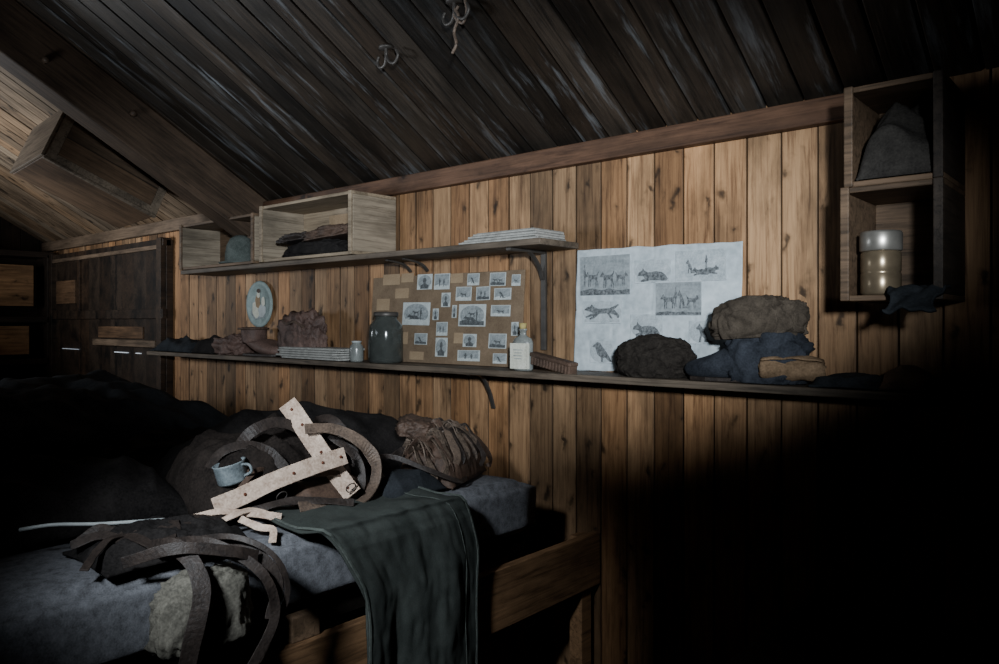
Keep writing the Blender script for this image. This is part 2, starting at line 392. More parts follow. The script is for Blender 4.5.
def crate(name, x0, x1, z0, z1, yf, mat, mats, label, yb=D-.002, th=.016):
    w = x1-x0; h = z1-z0; d = yb-yf
    L = [((0,0,-h/2+th/2),(w,d,th)), ((0,0,h/2-th/2),(w,d,th)), ((-w/2+th/2,0,0),(th,d-.002,h-2*th)), ((w/2-th/2,0,0),(th,d-.002,h-2*th)), ((0,d/2-.006,0),(w-2*th,.01,h-2*th))]
    L += [((-w/2+.012,-d/2-.006,0),(.024,.012,h)), ((w/2-.012,-d/2-.006,0),(.024,.012,h))]
    V, F = boxes_data(L)
    mi = [1 if (f//6) in (2,3) else 0 for f in range(len(F))]
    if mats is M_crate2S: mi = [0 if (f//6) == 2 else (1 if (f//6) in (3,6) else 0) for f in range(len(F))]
    return mesh_obj(name, V, F, [mat, mats], midx=mi, bevel=.003, loc=((x0+x1)/2, (yf+yb)/2, (z0+z1)/2), label=label, cat="crate")
crate("wooden_crate", -3.76, -2.95, 1.93, 2.24, 2.32, M_crate, M_crateS, "pale open wooden crate stuffed with dark clothing on upper shelf")
crate("wooden_crate.001", -4.70, -3.84, 1.93, 2.215, 2.33, M_crate2, M_crateS, "weathered open crate with a felt hat on upper shelf")
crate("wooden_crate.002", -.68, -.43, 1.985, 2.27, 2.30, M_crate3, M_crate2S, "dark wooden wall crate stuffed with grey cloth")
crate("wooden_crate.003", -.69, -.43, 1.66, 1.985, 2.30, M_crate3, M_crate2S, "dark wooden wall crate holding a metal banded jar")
blob("folded_garment", (.52,.2,.09), M_darkcl, 3, amp=.2, fold=.1, loc=(-3.4,2.45,1.947), label="dark crumpled garments inside the pale crate", cat="clothing")
blob("leather_mitt", (.3,.16,.06), M_hide, 4, amp=.25, fold=.12, loc=(-3.24,2.42,2.035), rot=(0,-.12,.3), label="brown leather mitt on top of dark garments", cat="mitten")
blob("leather_rag", (.2,.12,.04), M_leather, 14, amp=.3, fold=.15, loc=(-3.52,2.40,2.035), rot=(0,-.1,.3), label="dark leather scrap in the pale crate", cat="rag")
boxes("paper_sheet", [((0,0,0),(.42,.004,.14))], M_patch, bevel=0, loc=(-3.28,2.583,2.12), label="yellowed paper lining the crate back", cat="paper")
lathe("felt_hat", [(0,0),(.12,0),(.125,.008),(.09,.015),(.088,.06),(.08,.11),(.06,.15),(.03,.17),(0,.175)], M_hatfelt, loc=(-4.16,2.43,1.947), label="grey green felt hat with brim in the weathered crate", cat="hat")
cloth_heap("grey_bundle", (.20,.22,.15), M_greycl, 6, fold=.05, fr=34, res=80, loc=(-.555,2.43,2.003), label="crumpled grey cloth filling the upper wall crate", cat="cloth")
jc = empty("metal_banded_jar", (-.60,2.36,1.677), label="straight sided brassy jar with dull metal lid in wall crate", cat="jar")
lathe("jar_body", [(0,0),(.050,0),(.053,.006),(.053,.06),(.051,.064),(.053,.068),(.053,.118),(.050,.124),(0,.124)], M_brass, parent=jc)
lathe("jar_lid", [(.0,0),(.054,0),(.056,.003),(.056,.05),(.053,.056),(.03,.058),(0,.058)], M_tin, loc=(0,0,.125), parent=jc)
def can(name, loc, r, h, label, mat=M_tin):
    e = empty(name, loc, label=label, cat="can")
    lathe("can_body", [(0,0),(r,0),(r*1.03,.004),(r,.01),(r,h*.33),(r*.985,h*.35),(r,h*.37),(r,h*.66),(r*.985,h*.68),(r,h*.7),(r,h-.01),(r*1.03,h-.004),(r*.97,h),(r*.95,h-.006),(0,h-.007)], mat, parent=e)
    lathe("can_lid", [(0,0),(r*.9,0),(r*.9,.004),(0,.006)], M_dusty, loc=(0,0,h-.006), parent=e)
    return e
def glove_fn(u, v):
    y = .10-.24*v; x = (u-.5)*.13*(1+.3*noise.noise(Vector((v*4,1,2))))
    z = .010+.014*noise.noise(Vector((x*30,y*22,4)))+.008
    z = max(z, .005)
    if y < -.055: z -= (abs(y)-.055)*.75
    return (x, y, z)
grid_fn("leather_glove", 26, 36, glove_fn, M_darkgr, thick=.008, loc=(-.495,2.35,1.677), label="dark glove hanging over the crate front edge", cat="glove")

# ------------------------------------------------------------------ photo board
bd = empty("photo_board", (-2.60, D-.045, 1.401), rot=(R(-4),0,0), label="brown card board with rows of small old photographs", cat="photo board")
bx = -2.60
boxes("backing_card", [((0,0,.215),(1.02,.008,.43))], M_card, bevel=.002, parent=bd)
DOG = [(0,.60),(.03,.68),(.12,.76),(.17,.86),(.21,.90),(.24,.78),(.33,.70),(.55,.68),(.76,.70),(.84,.74),(.93,.9),(.97,.86),(.9,.68),(.86,.56),(.88,.38),(.93,.2),(.93,0),(.87,0),(.87,.18),(.80,.36),(.80,.0),(.74,0),(.74,.34),(.66,.45),(.46,.42),(.42,.0),(.36,0),(.36,.38),(.31,.4),(.30,0),(.24,0),(.25,.45),(.2,.58),(.08,.56)]
SIT = [(.2,0),(.28,.42),(.22,.62),(.06,.66),(.05,.74),(.18,.84),(.24,.95),(.3,.86),(.42,.7),(.62,.42),(.7,.12),(.95,.05),(.95,0),(.5,0),(.5,.2),(.36,.3),(.34,0)]
LIE = [(0,.35),(.04,.5),(.14,.6),(.18,.75),(.24,.6),(.35,.5),(.6,.55),(.8,.5),(.92,.35),(1,.15),(.95,.05),(.7,.08),(.45,.1),(.12,.02),(.1,.1),(.25,.2),(.2,.32)]
RUN = [(0,.6),(.08,.74),(.18,.78),(.22,.88),(.28,.74),(.4,.66),(.72,.68),(.95,.86),(.98,.82),(.84,.62),(.98,.36),(.97,.2),(.92,.22),(.9,.34),(.72,.44),(.8,.2),(.76,.18),(.64,.44),(.44,.42),(.3,.22),(.18,.14),(.15,.2),(.26,.32),(.05,.24),(.04,.3),(.26,.46),(.1,.56)]
BIRD = [(.05,.7),(.15,.78),(.28,.9),(.42,.88),(.5,.75),(.62,.6),(.8,.35),(.95,.05),(.85,.04),(.65,.22),(.55,.2),(.55,.02),(.48,.02),(.46,.2),(.3,.35),(.24,.55),(.2,.66)]
PER = [(.35,0),(.38,.45),(.28,.5),(.3,.75),(.42,.8),(.4,.95),(.5,1),(.6,.95),(.58,.8),(.7,.75),(.72,.5),(.62,.45),(.65,0),(.54,0),(.5,.4),(.46,0)]
BUST = [(.1,0),(.14,.3),(.36,.42),(.4,.52),(.33,.66),(.36,.88),(.5,.97),(.64,.88),(.67,.66),(.6,.52),(.64,.42),(.86,.3),(.9,0)]
HILL = [(0,0),(1,0),(1,.45),(.8,.38),(.6,.55),(.45,.42),(.25,.6),(0,.4)]
def pic(name, x, z, w, h, items, mats, par, yoff, border=.05, oval=False, rot=0):
    V, F, MI = [], [], []
    def poly(pts, y, mi):
        b = len(V); V.extend([(px, y, pz) for px, pz in pts]); F.append(tuple(range(b, b+len(pts)))); MI.append(mi)
    b0 = boxes_data([((0,0,0),(w,.0012,h))]); V.extend(b0[0]); F.extend(b0[1]); MI.extend([0]*6)
    iw, ih = w*(1-2*border), h*(1-2*border)
    if oval: poly([(iw/2*math.cos(a*.2618), ih/2*math.sin(a*.2618)) for a in range(24)], -.0009, 1)
    else: poly([(-iw/2,-ih/2),(iw/2,-ih/2),(iw/2,ih/2),(-iw/2,ih/2)], -.0009, 1)
    for n, (sh, cx, cz, sw, shh, mi) in enumerate(items):
        poly([(iw*(cx-.5+sw*(px-.5)), ih*(cz-.5+shh*(pz-.5))) for px, pz in sh], -.0013-.0003*n, mi)
    me = bpy.data.meshes.new(name); me.from_pydata(V, [], F)
    for m in mats: me.materials.append(m)
    for p, i in zip(me.polygons, MI): p.material_index = i
    o = bpy.data.objects.new(name, me); o.location = (x, yoff, z); o.rotation_euler = (0, rot, 0)
    return finish(o, parent=par)
PM = [M_phborder, M_phgrey, M_phdark]
photos = [
 (-2.77,-2.665,1.835,1.76),(-2.65,-2.545,1.833,1.757),(-2.43,-2.355,1.825,1.77),(-2.29,-2.195,1.823,1.763),
 (-2.595,-2.535,1.74,1.672),(-2.50,-2.40,1.765,1.70),(-2.37,-2.285,1.762,1.70),(-2.26,-2.16,1.752,1.70),
 (-2.865,-2.67,1.697,1.585),(-2.475,-2.305,1.682,1.58),(-2.275,-2.16,1.676,1.626),(-2.62,-2.545,1.60,1.535),
 (-2.77,-2.68,1.545,1.49),(-2.62,-2.54,1.525,1.435),(-2.44,-2.355,1.545,1.485),(-2.28,-2.175,1.548,1.482),(-2.47,-2.33,1.47,1.42),(-2.25,-2.17,1.46,1.415),
 (-2.65,-2.61,1.665,1.61),(-2.52,-2.49,1.68,1.62),(-2.16,-2.11,1.81,1.76),(-2.15,-2.11,1.60,1.54)]
rr = random.Random(5)
for i, (a, b, zt, zb) in enumerate(photos):
    its = [(HILL, .5,.25,1,.5,0 if i%3 else 2)]
    k = i % 5; ov = i in (0,4,8,9,13,14,18,19,21)
    if i == 8 or i == 9: its += [(LIE,.4,.4,.5,.4,2),(PER,.7,.5,.2,.6,2),(DOG,.5,.55,.3,.3,2)]
    elif ov: its = [(BUST,.5,.42,.8,.85,2)]
    elif k == 0: its += [(DOG,.5,.42,.5,.45,2)]
    elif k == 1: its += [(PER,.35,.45,.3,.6,2),(PER,.66,.42,.26,.55,2)]
    elif k == 2: its += [(SIT,.5,.45,.5,.65,2)]
    elif k == 3: its += [(DOG,.35,.42,.4,.4,2),(DOG,.7,.40,.35,.36,2)]
    else: its += [(LIE,.4,.4,.6,.4,2),(PER,.8,.5,.25,.6,2)]
    pic("photograph", (a+b)/2-bx, (zt+zb)/2-1.401, b-a, zt-zb, its, PM, bd, -.0052, oval=ov, rot=rr.uniform(-.015,.015))
for (a, b, zt, zb) in [(-3.03,-2.90,1.845,1.79),(-3.07,-2.97,1.72,1.66),(-2.93,-2.83,1.77,1.72),(-2.8,-2.7,1.455,1.415),(-3.0,-2.91,1.64,1.58),(-2.89,-2.80,1.845,1.80),(-2.5,-2.44,1.55,1.50),(-3.06,-2.96,1.53,1.47),(-2.92,-2.82,1.55,1.49),(-2.54,-2.46,1.83,1.785)]:
    boxes("faded_patch", [((0,0,0),(b-a,.001,zt-zb))], M_patch, bevel=0, parent=bd, loc=((a+b)/2-bx, -.005, (zt+zb)/2-1.401))
# ------------------------------------------------------------------ poster
ps = empty("poster", (-1.47, D-.006, 1.64), label="large pale print sheet of dog engravings pinned to wall", cat="poster")
def pf(u, v):
    x = -.365 + .712*u + .018*v; z = -.238 + (.495-.012*u)*v
    x += .004*noise.noise(Vector((u*4,v*5,1))); z += (.005*noise.noise(Vector((u*9,v*5,7))))
    y = -.004-.004*noise.noise(Vector((u*5,v*4,3))) - .006*max(0, u+v-1.85)*6
    for c in (.25,.5,.75): y += .0025*math.exp(-((u-c)/.006)**2)
    y += .0025*math.exp(-((v-.5)/.008)**2) - .002*abs(noise.noise(Vector((u*14,v*11,3))))
    return (x, min(y, .001), z)
grid_fn("paper_sheet", 120, 80, pf, M_paper, thick=.0008, parent=ps)
PP = [M_paper, M_print, M_ink]; PL = [M_paper, M_printlt, M_ink]
def pp(x0, x1, zt, zb, items, mats=PP, oval=False, border=.01):
    pic("printed_picture", (x0+x1)/2+1.47, (zt+zb)/2-1.64, x1-x0, zt-zb, items, mats, ps, -.0105, border=border, oval=oval)
pp(-1.80,-1.56,1.868,1.712,[(HILL,.5,.12,1,.3,2),(DOG,.25,.42,.3,.45,2),(DOG,.56,.40,.30,.5,2),(DOG,.84,.40,-.26,.42,2),(PER,.1,.5,.12,.6,2)])
pp(-1.54,-1.385,1.84,1.75,[(HILL,.5,.3,.9,.5,1),(LIE,.5,.45,.85,.85,2)], PL, True, 0)
pp(-1.365,-1.165,1.865,1.75,[(SIT,.3,.5,.2,.5,2),(LIE,.7,.4,-.35,.45,2),(LIE,.5,.36,.35,.4,2),(PER,.62,.6,.12,.45,2)], PL)
pp(-1.785,-1.60,1.685,1.595,[(HILL,.5,.2,.9,.3,1),(RUN,.5,.5,.92,.95,2)], PL, True, 0)
pp(-1.45,-1.26,1.75,1.625,[(DOG,.28,.45,.36,.5,2),(SIT,.6,.5,.25,.6,2),(PER,.45,.55,.14,.6,2),(DOG,.82,.42,-.3,.45,2),(HILL,.5,.1,1,.2,2)])
pp(-1.56,-1.42,1.63,1.535,[(LIE,.5,.5,.85,.8,2)], PL, True, 0)
pp(-1.75,-1.635,1.53,1.435,[(BIRD,.5,.5,.9,.95,2)], PL, True, 0)
pp(-1.31,-1.19,1.605,1.52,[(SIT,.5,.5,.6,.85,2)], PL, True, 0)
# ------------------------------------------------------------------ shelf things
Z = 1.4005
dp = empty("round_plaque", (-4.2, D-.012, 1.71), rot=(R(90),0,0), label="round teal plaque with pale figure hanging on plank wall", cat="plaque")
lathe("plaque_disc", [(0,0),(.14,0),(.145,.006),(.14,.014),(.12,.012),(.115,.008),(0,.008)], M_teal, parent=dp)
def organic(n, rx, ry, cx, cy, sd):
    return [(cx+rx*math.cos(a)*(1+.35*noise.noise(Vector((math.cos(a)*1.5,math.sin(a)*1.5,sd)))), cy+ry*math.sin(a)*(1+.35*noise.noise(Vector((math.cos(a)*1.5,math.sin(a)*1.5,sd+9))))) for a in [2*math.pi*i/n for i in range(n)]]
for j, (rx, ry, cx, cy, m_) in enumerate([(.085,.045,0,-.055,M_phgrey),(.05,.055,-.03,-.03,M_label),(.045,.04,.035,-.04,M_dusty),(.03,.04,-.012,.02,M_patch),(.019,.022,-.005,.062,M_label),(.023,.014,-.003,.082,M_hide),(.02,.03,.05,.015,M_label)]):
    P_ = organic(22, rx, ry, cx, cy, j*3.3)
    mesh_obj("painted_figure", [(x, y, .0095+.0004*j) for x, y in P_], [tuple(range(22))], m_, parent=dp)
cloth_heap("cloth_bundle", (.55,.19,.06), M_darkgr, 11, fold=.03, fr=24, res=60, loc=(-4.98,2.485,Z), label="flat dark cloth bundle on the long shelf", cat="cloth")
cloth_heap("cloth_bundle.001", (.26,.19,.09), M_darkcl, 12, fold=.03, fr=24, res=60, loc=(-4.56,2.485,Z), label="small dark crumpled cloth beside hide boots", cat="cloth")

def boot(name, loc, rot, L, H, w, mat, label, cuffmat=None, cat="boot", seed=0):
    e = empty(name, loc, rot, label=label, cat=cat)
    pts = [(.16*L,H,.20*L,w*.50),(.16*L,H*.8,.19*L,w*.48),(.17*L,H*.6,.19*L,w*.46),(.19*L,H*.42,.21*L,w*.45),(.24*L,.30*L*.8,.26*L,w*.46)]
    V, F = [], []; m = 24
    rings = []
    for i, (x, z, rx, ry) in enumerate(pts):
        rings.append(([Vector((x+rx*math.cos(a), ry*math.sin(a), z)) for a in [2*math.pi*k/m for k in range(m)]]))
    foot = [(.42*L,.20*L,.20*L,w*.47,35),(.58*L,.145*L,.16*L,w*.49,65),(.74*L,.12*L,.125*L,w*.5,82),(.88*L,.10*L,.10*L,w*.46,90),(.97*L,.085*L,.07*L,w*.32,92),(1.0*L,.08*L,.03*L,w*.13,92)]
    for x, z, r, ry, deg in foot:
        a0 = R(deg)
        rings.append([Vector((x+r*math.cos(a)*math.cos(a0), ry*math.sin(a), z+r*math.cos(a)*math.sin(a0))) for a in [2*math.pi*k/m for k in range(m)]])
    for rg in rings:
        for p in rg:
            q = p*14+Vector((seed*3.3,1,seed))
            n = noise.noise(q)*.012*(L/.28) + (1-abs(noise.noise(q*1.6))*2)*.004
            p2 = p + Vector((n, n*.6, n*.4)); p2.z = max(p2.z, .004); V.append(p2)
    for i in range(len(rings)-1):
        for k in range(m): F.append((i*m+k, i*m+(k+1)%m, (i+1)*m+(k+1)%m, (i+1)*m+k))
    F.append(tuple((len(rings)-1)*m+k for k in range(m)))
    b = len(V)
    for k in range(m): p = V[k]; c = Vector((.16*L,0,H)); V.append(c+(p-c)*.8+Vector((0,0,.0)))
    for k in range(m): p = V[k]; c = Vector((.16*L,0,H)); V.append(c+(p-c)*.7+Vector((0,0,-.35*H)))
    for k in range(m):
        F.append((k,(k+1)%m,b+(k+1)%m,b+k)); F.append((b+k,b+(k+1)%m,b+m+(k+1)%m,b+m+k))
    F.append(tuple(b+m+k for k in range(m)))
    mesh_obj("boot_upper", V, F, mat, smooth=True, subs=1, parent=e)
    sole = [(.02*L,0),(.10*L,w*.38),(.3*L,w*.40),(.5*L,w*.42),(.75*L,w*.48),(.92*L,w*.36),(1.01*L,0)]
    top = sole+[(x,-y) for x, y in sole[-2:0:-1]]
    n = len(top)
    V = [(x,y,0) for x,y in top]+[(x,y,.014) for x,y in top]
    F = [tuple(range(n)), tuple(range(n,2*n))]+[(k,(k+1)%n,n+(k+1)%n,n+k) for k in range(n)]
    mesh_obj("boot_sole", V, F, M_leather, parent=e, bevel=.003)
    if cuffmat:
        V, F = sweep([(.16*L+.21*L*math.cos(a), w*.52*math.sin(a), H-.01) for a in [2*math.pi*k/16 for k in range(17)]], .022, .012, (0,0,1), 3)
        mesh_obj("boot_cuff", V, F, cuffmat, smooth=True, parent=e)
    return e
blob("hide_mitten", (.22,.18,.12), M_redhide, 21, amp=.3, fold=.12, loc=(-4.30,2.47,Z), rot=(0,0,.1), label="reddish brown crumpled hide mitten on shelf", cat="mitten")
boot("hide_boot", (-4.14,2.47,Z), (0,0,R(2)), .34,.17,.16, M_redhide, "reddish brown crumpled hide boot on shelf beside newspapers", M_hide, seed=2)
hbg = blob("hide_bag", (.36,.17,.25), M_redhide, 23, amp=.25, f=2.2, fold=.13, ff=3.2, sq=.8, loc=(-3.60,2.485,Z+.0), rot=(0,0,-.1), label="puckered reddish hide bag beside a hide boot", cat="bag")
strap("bag_lace", [(-.10,-.075,.21),(-.02,-.09,.19),(.06,-.085,.20),(.12,-.06,.17)], .014,.006, M_hide, nrm=(0,-1,.3), parent=hbg)
for i in range(5):
    w = .56+random.uniform(-.06,.04); zz = Z+.002+i*.0125
    V, F = boxes_data([((0,0,.005),(w,.15,.008)),((random.uniform(-.02,.02),-.004,.0105),(w*.97,.148,.0025))])
    mesh_obj("folded_newspaper", V, F, M_news, bevel=.002, loc=(-3.40+random.uniform(-.03,.03),2.452,zz), rot=(0,0,random.uniform(-.04,.04)), label="folded yellowed newspaper in a flat stack", cat="newspaper", group="newspapers stacked on the long shelf")
for i in range(4):
    mesh_obj("folded_newspaper", *boxes_data([((0,0,.004),(.42-.03*i,.2,.007)),((.012,-.004,.009),(.40-.03*i,.196,.002))]), M_news, bevel=.002, loc=(-2.06+.012*i,2.455,1.9305+i*.0105), rot=(0,0,random.uniform(-.04,.04)), label="folded newspaper at end of upper shelf", cat="newspaper", group="newspapers on the upper shelf")
def jar(name, loc, r, h, mat, lidmat, label):
    e = empty(name, loc, label=label, cat="jar")
    lathe("jar_body", [(0,0),(r*.9,0),(r,.01),(r,h*.62),(r*.93,h*.74),(r*.66,h*.84),(r*.62,h*.93),(r*.58,h*.93),(r*.6,h*.83),(r*.85,h*.72),(r*.93,h*.6),(r*.93,.02),(0,.015)], mat, seg=40, parent=e)
    lathe("jar_lid", [(0,0),(r*.7,0),(r*.72,.004),(r*.72,h*.07),(r*.66,h*.085),(0,h*.09)], lidmat, loc=(0,0,h*.91), parent=e)
    lathe("jar_contents", [(0,0),(r*.88,0),(r*.9,h*.3),(r*.6,h*.42),(0,h*.45)], M_leather, loc=(0,0,.018), parent=e)
    return e
jar("glass_jar", (-2.87,2.46,Z), .085, .25, M_glass, M_iron, "large dark glass storage jar with metal lid")
jar("glass_jar.001", (-3.06,2.43,Z), .035, .105, M_clear, M_dusty, "small cloudy glass jar beside large jar")
can("tin_can", (-3.02,2.53,Z), .03,.12, "small dull tin behind the large jar")
bt = empty("glass_bottle", (-1.985,2.44,Z), label="flat glass bottle with cream label and cork", cat="bottle")
o = lathe("bottle_body", [(0,0),(.044,0),(.048,.006),(.048,.115),(.042,.13),(.020,.142),(.016,.147),(.016,.163),(.02,.164),(.02,.172),(0,.172)], M_clear, parent=bt); o.scale = (1,.65,1)
boxes("bottle_label", [((0,-.033,.06),(.084,.001,.105)),((.043,-.018,.06),(.001,.028,.105))], M_label, bevel=0, parent=bt)
boxes("label_print", [((0,-.0338,.085-.012*i),(.05-.012*(i%2),.0006,.003)) for i in range(4)], M_phgrey, bevel=0, parent=bt)
lathe("bottle_cork", [(0,0),(.013,0),(.016,.024),(0,.026)], M_cork, loc=(0,0,.17), parent=bt)
br = empty("scrubbing_brush", (-1.83,2.43,Z+.024), rot=(0,R(8),R(-12)), label="brown ribbed brush lying beside the bottle", cat="brush")
boxes("brush_back", [((0,0,.028),(.26,.05,.018))], M_hide, bevel=.007, parent=br)
boxes("brush_bristles", [((-.12+.0185*i,0,.005),(.012,.044,.034)) for i in range(14)], M_hide, bevel=.003, parent=br)
blob("fur_hat", (.30,.19,.155), M_fur, 31, amp=.12, fold=.06, sq=.95, fuzz=.014, subs=6, loc=(-1.40,2.485,Z), label="round dark fur cap resting against print sheet", cat="hat")
fbt = boot("felt_boot", (-.87,2.475,Z), (0,0,R(181)), .38,.17,.17, M_navy, "large blue grey boot with thick grey brown felt top", None, seed=4)
blob("boot_cuff", (.31,.17,.135), M_felt, 35, amp=.10, fold=.09, ff=2.0, sq=.78, fuzz=.004, subs=6, loc=(.13,0,.148), rot=(0,R(4),0), parent=fbt, label="thick rounded grey brown felt top")
blob("boot_heel", (.27,.17,.17), M_navy, 36, amp=.10, fold=.10, ff=2.0, sq=.7, loc=(.10,0,.002), parent=fbt)
def roll(u, v):
    r = .014+.030*v*(1+.12*math.sin(u*3.1)); a = v*4.6*math.pi+.4
    n = .006*noise.noise(Vector((u*5, math.cos(a)*1.5, math.sin(a)*1.5)))
    e = abs(u-.5)*2
    return ((u-.5)*(.20-.02*v)+.006*noise.noise(Vector((a,u,3))), (r+n)*(1-.15*e**3)*math.cos(a), .048+(r+n)*(1-.15*e**3)*math.sin(a)*.9)
grid_fn("rolled_canvas", 24, 90, roll, M_tan, thick=.004, loc=(-.875,2.42,Z+.003), rot=(0,0,R(14)), label="compact soft tan canvas roll at shelf edge", cat="roll")
cloth_heap("leather_glove.001", (.2,.17,.03), M_darkgr, 37, fold=.02, fr=36, res=60, loc=(-.71,2.47,Z), label="dark flattened glove beside tan roll", cat="glove")
cloth_heap("leather_glove.002", (.15,.16,.035), M_hide, 39, fold=.02, fr=36, res=60, loc=(-.54,2.47,Z), label="dark crumpled glove near shelf end", cat="glove")

# ------------------------------------------------------------------ bunk
bk = empty("bunk_frame", (-2.25, 1.5, 0), label="wooden bunk frame with wide brown side board", cat="bunk")
boxes("side_board", [((.525,.02,.645),(.035,2.15,.21))], M_board, bevel=.004, parent=bk)
boxes("corner_post", [((.49,1.03,.372),(.06,.07,.744))], M_board, bevel=.004, parent=bk)
boxes("corner_post", [((.49,-1.0,.372),(.06,.07,.744))], M_board, bevel=.004, parent=bk)
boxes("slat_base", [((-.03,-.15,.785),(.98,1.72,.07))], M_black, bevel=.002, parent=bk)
boxes("support_block", [((.51,-.30,.785),(.035,.09,.07))], M_crate2, bevel=.004, parent=bk)
def mat_mesh():
    bm = bmesh.new(); bmesh.ops.create_cube(bm, size=1)
    bmesh.ops.subdivide_edges(bm, edges=bm.edges, cuts=22, use_grid_fill=True)
    for v in bm.verts:
        p = v.co*2
        r = max(0, abs(p.x)-.92)/.08; s = max(0, abs(p.z)-.6)/.4; q = max(0, abs(p.y)-.95)/.05
        e = Vector((p.x*.48, p.y*.87, p.z*.1))
        k = r*s; e.x -= math.copysign(.028*k*k, p.x); e.z -= math.copysign(.022*k*k, p.z)
        k = q*s; e.y -= math.copysign(.028*k*k, p.y); e.z -= math.copysign(.022*k*k, p.z)
        n = fbm(Vector((e.x*4, e.y*3, e.z*5))); e += Vector((.006*n, .006*n, .007*n if p.z > 0 else 0))
        v.co = e
    me = bpy.data.meshes.new("felt_mattress"); bm.to_mesh(me); bm.free()
    for p in me.polygons: p.use_smooth = True
    me.materials.append(M_mattress); return me
o = bpy.data.objects.new("felt_mattress", mat_mesh()); o.location = (-2.22, 1.34, .923)
finish(o, label="grey felt mattress on the wooden bunk", cat="mattress")
TOP = 1.03
def drape(u, v):
    yl = 1.18 + .16*min(1, max(0, (v-.28)/.25)); yr = 1.70+.11*min(1, max(0, (v-.2)/.3))
    if v < .3: yl -= .04*(.3-v)
    y = yl+(yr-yl)*u
    s = v*1.15
    flat = .34
    if s < flat: x = -2.04+s; z = TOP+.018+.014*noise.noise(Vector((x*9, y*9, 2)))+.015*(1-s/flat)*(.5+.5*math.sin(u*9))
    elif s < flat+.1:
        a = (s-flat)/.1*math.pi/2; x = -1.70+.0+.05*math.sin(a)-.02; z = TOP+.018-.05*(1-math.cos(a))
    else:
        x = -1.665; z = TOP-.03-(s-flat-.1)
    if s > flat:
        k = min(1, (s-flat)/.4)
        x += k*(.012*math.sin(u*9+1+s)+.014*noise.noise(Vector((u*6, s*3, 5)))) + .012
        x += .006*k*math.exp(-((u-.42-.1*s)/.03)**2) + .005*k*math.exp(-((u-.7+.08*s)/.02)**2)
        x = max(x, -1.672)
    x += .007*noise.noise(Vector((u*13, s*8, 9)))+.004*noise.noise(Vector((u*26, s*20, 2)))
    return (x, y, z)
gc = empty("canvas_cloth", (0,0,0), label="dark green canvas trousers draped over the bunk edge", cat="cloth")
grid_fn("canvas_sheet", 60, 110, drape, M_green, thick=.006, parent=gc)
def hemline(u, v0, v1):
    return [Vector(drape(u, v0+(v1-v0)*i/16))+Vector((.006,0,.006)) for i in range(17)]
strap("stitched_hem", hemline(.015,.0,1), .008,.003, M_greenlt, nrm=(1,0,.6), n=2, parent=gc)
strap("stitched_hem", hemline(.985,.0,1), .008,.003, M_greenlt, nrm=(1,0,.6), n=2, parent=gc)
strap("stitched_hem", hemline(.86,.05,1), .003,.002, M_greenlt, nrm=(1,0,.6), n=2, parent=gc)
strap("stitched_hem", [Vector(drape(i/16,.02))+Vector((0,0,.006)) for i in range(17)], .018,.005, M_greenlt, nrm=(.3,0,1), n=2, parent=gc)

cloth_heap("blanket_heap", (.50,1.1,.22), M_darkcl, 41, fold=.035, fr=14, loc=(-2.44,1.70,TOP+.002), label="dark wool blankets heaped on mattress", cat="blanket")
cloth_heap("sleeping_bag", (.52,.60,.15), M_darkcl, 42, fold=.03, fr=14, loc=(-2.40,.82,TOP+.002), label="dark crumpled sleeping bag on mattress", cat="sleeping bag")
cloth_heap("wool_coat", (.38,.46,.22), M_brownwool, 43, fold=.05, fr=22, rag=.008, loc=(-2.18,1.32,TOP+.002), label="dark brown coat heaped behind harness", cat="coat")
cloth_heap("leather_flap", (.16,.30,.08), M_hide, 47, fold=.03, fr=30, res=60, loc=(-1.96,1.44,TOP+.002), label="brown crumpled leather under harness straps", cat="leather")
ch = cloth_heap("crumpled_hide", (.22,.36,.10), M_hide, 44, fold=.05, fr=38, res=120, rag=.02, loc=(-1.97,1.96,TOP+.002), rot=(0,0,.4), label="ragged crumpled brown leather straps on mattress end", cat="hide")
r3 = random.Random(12)
for i in range(44):
    x, y = r3.uniform(-.10,.05), r3.uniform(-.17,.17); z = .12*(1-(x/.14)**2)*(1-(y/.25)**2)+.03
    a = r3.uniform(-1.3,1.3); L_i = r3.uniform(.05,.13); l = r3.uniform(0,.04)
    pts = [(x-.04, y-.5*L_i*math.sin(a), z+.01), (x, y-.1*L_i*math.sin(a), z+.03+l), (x+.04, y+L_i*math.sin(a)*.5, z+.01), (x+.075, y+L_i*math.sin(a)*.8, max(.02, z-.05)), (x+.06, y+L_i*math.sin(a)*1.1, max(.012, z-.09))]
    strap("hide_strip", pts, r3.uniform(.010,.030), .004, r3.choice([M_stringy,M_stringy,M_hide,M_leather,M_midleather]), nrm=(1,-.4,.6), wob=.45, parent=ch)
blob("crushed_hat", (.15,.17,.06), M_hide, 45, amp=.2, fold=.1, loc=(-2.05,1.90,TOP+.16), rot=(.1,.15,.9), label="small dark leather cap on crumpled hide", cat="hat")
cloth_heap("grey_pouch", (.18,.24,.07), M_darkgr, 46, fold=.025, fr=26, res=60, loc=(-1.90,1.70,TOP+.006), label="dark grey cloth pouch on mattress", cat="pouch")
LS = [([(-2.05,1.62,1.12),(-1.95,1.68,1.15),(-1.86,1.76,1.11),(-1.80,1.86,1.06),(-1.84,1.95,1.05)], M_leather, "dark leather strap trailing over the grey pouch"),
    ([(-2.1,1.55,1.24),(-2.0,1.6,1.19),(-1.9,1.62,1.09),(-1.84,1.66,1.06)], M_midleather, "narrow tan strap lying beside harness")]
for pts, m_, lb in LS:
    strap("loose_strap", pts, .018,.005, m_, nrm=(.8,-.6,.3), wob=.2, label=lb, cat="strap")
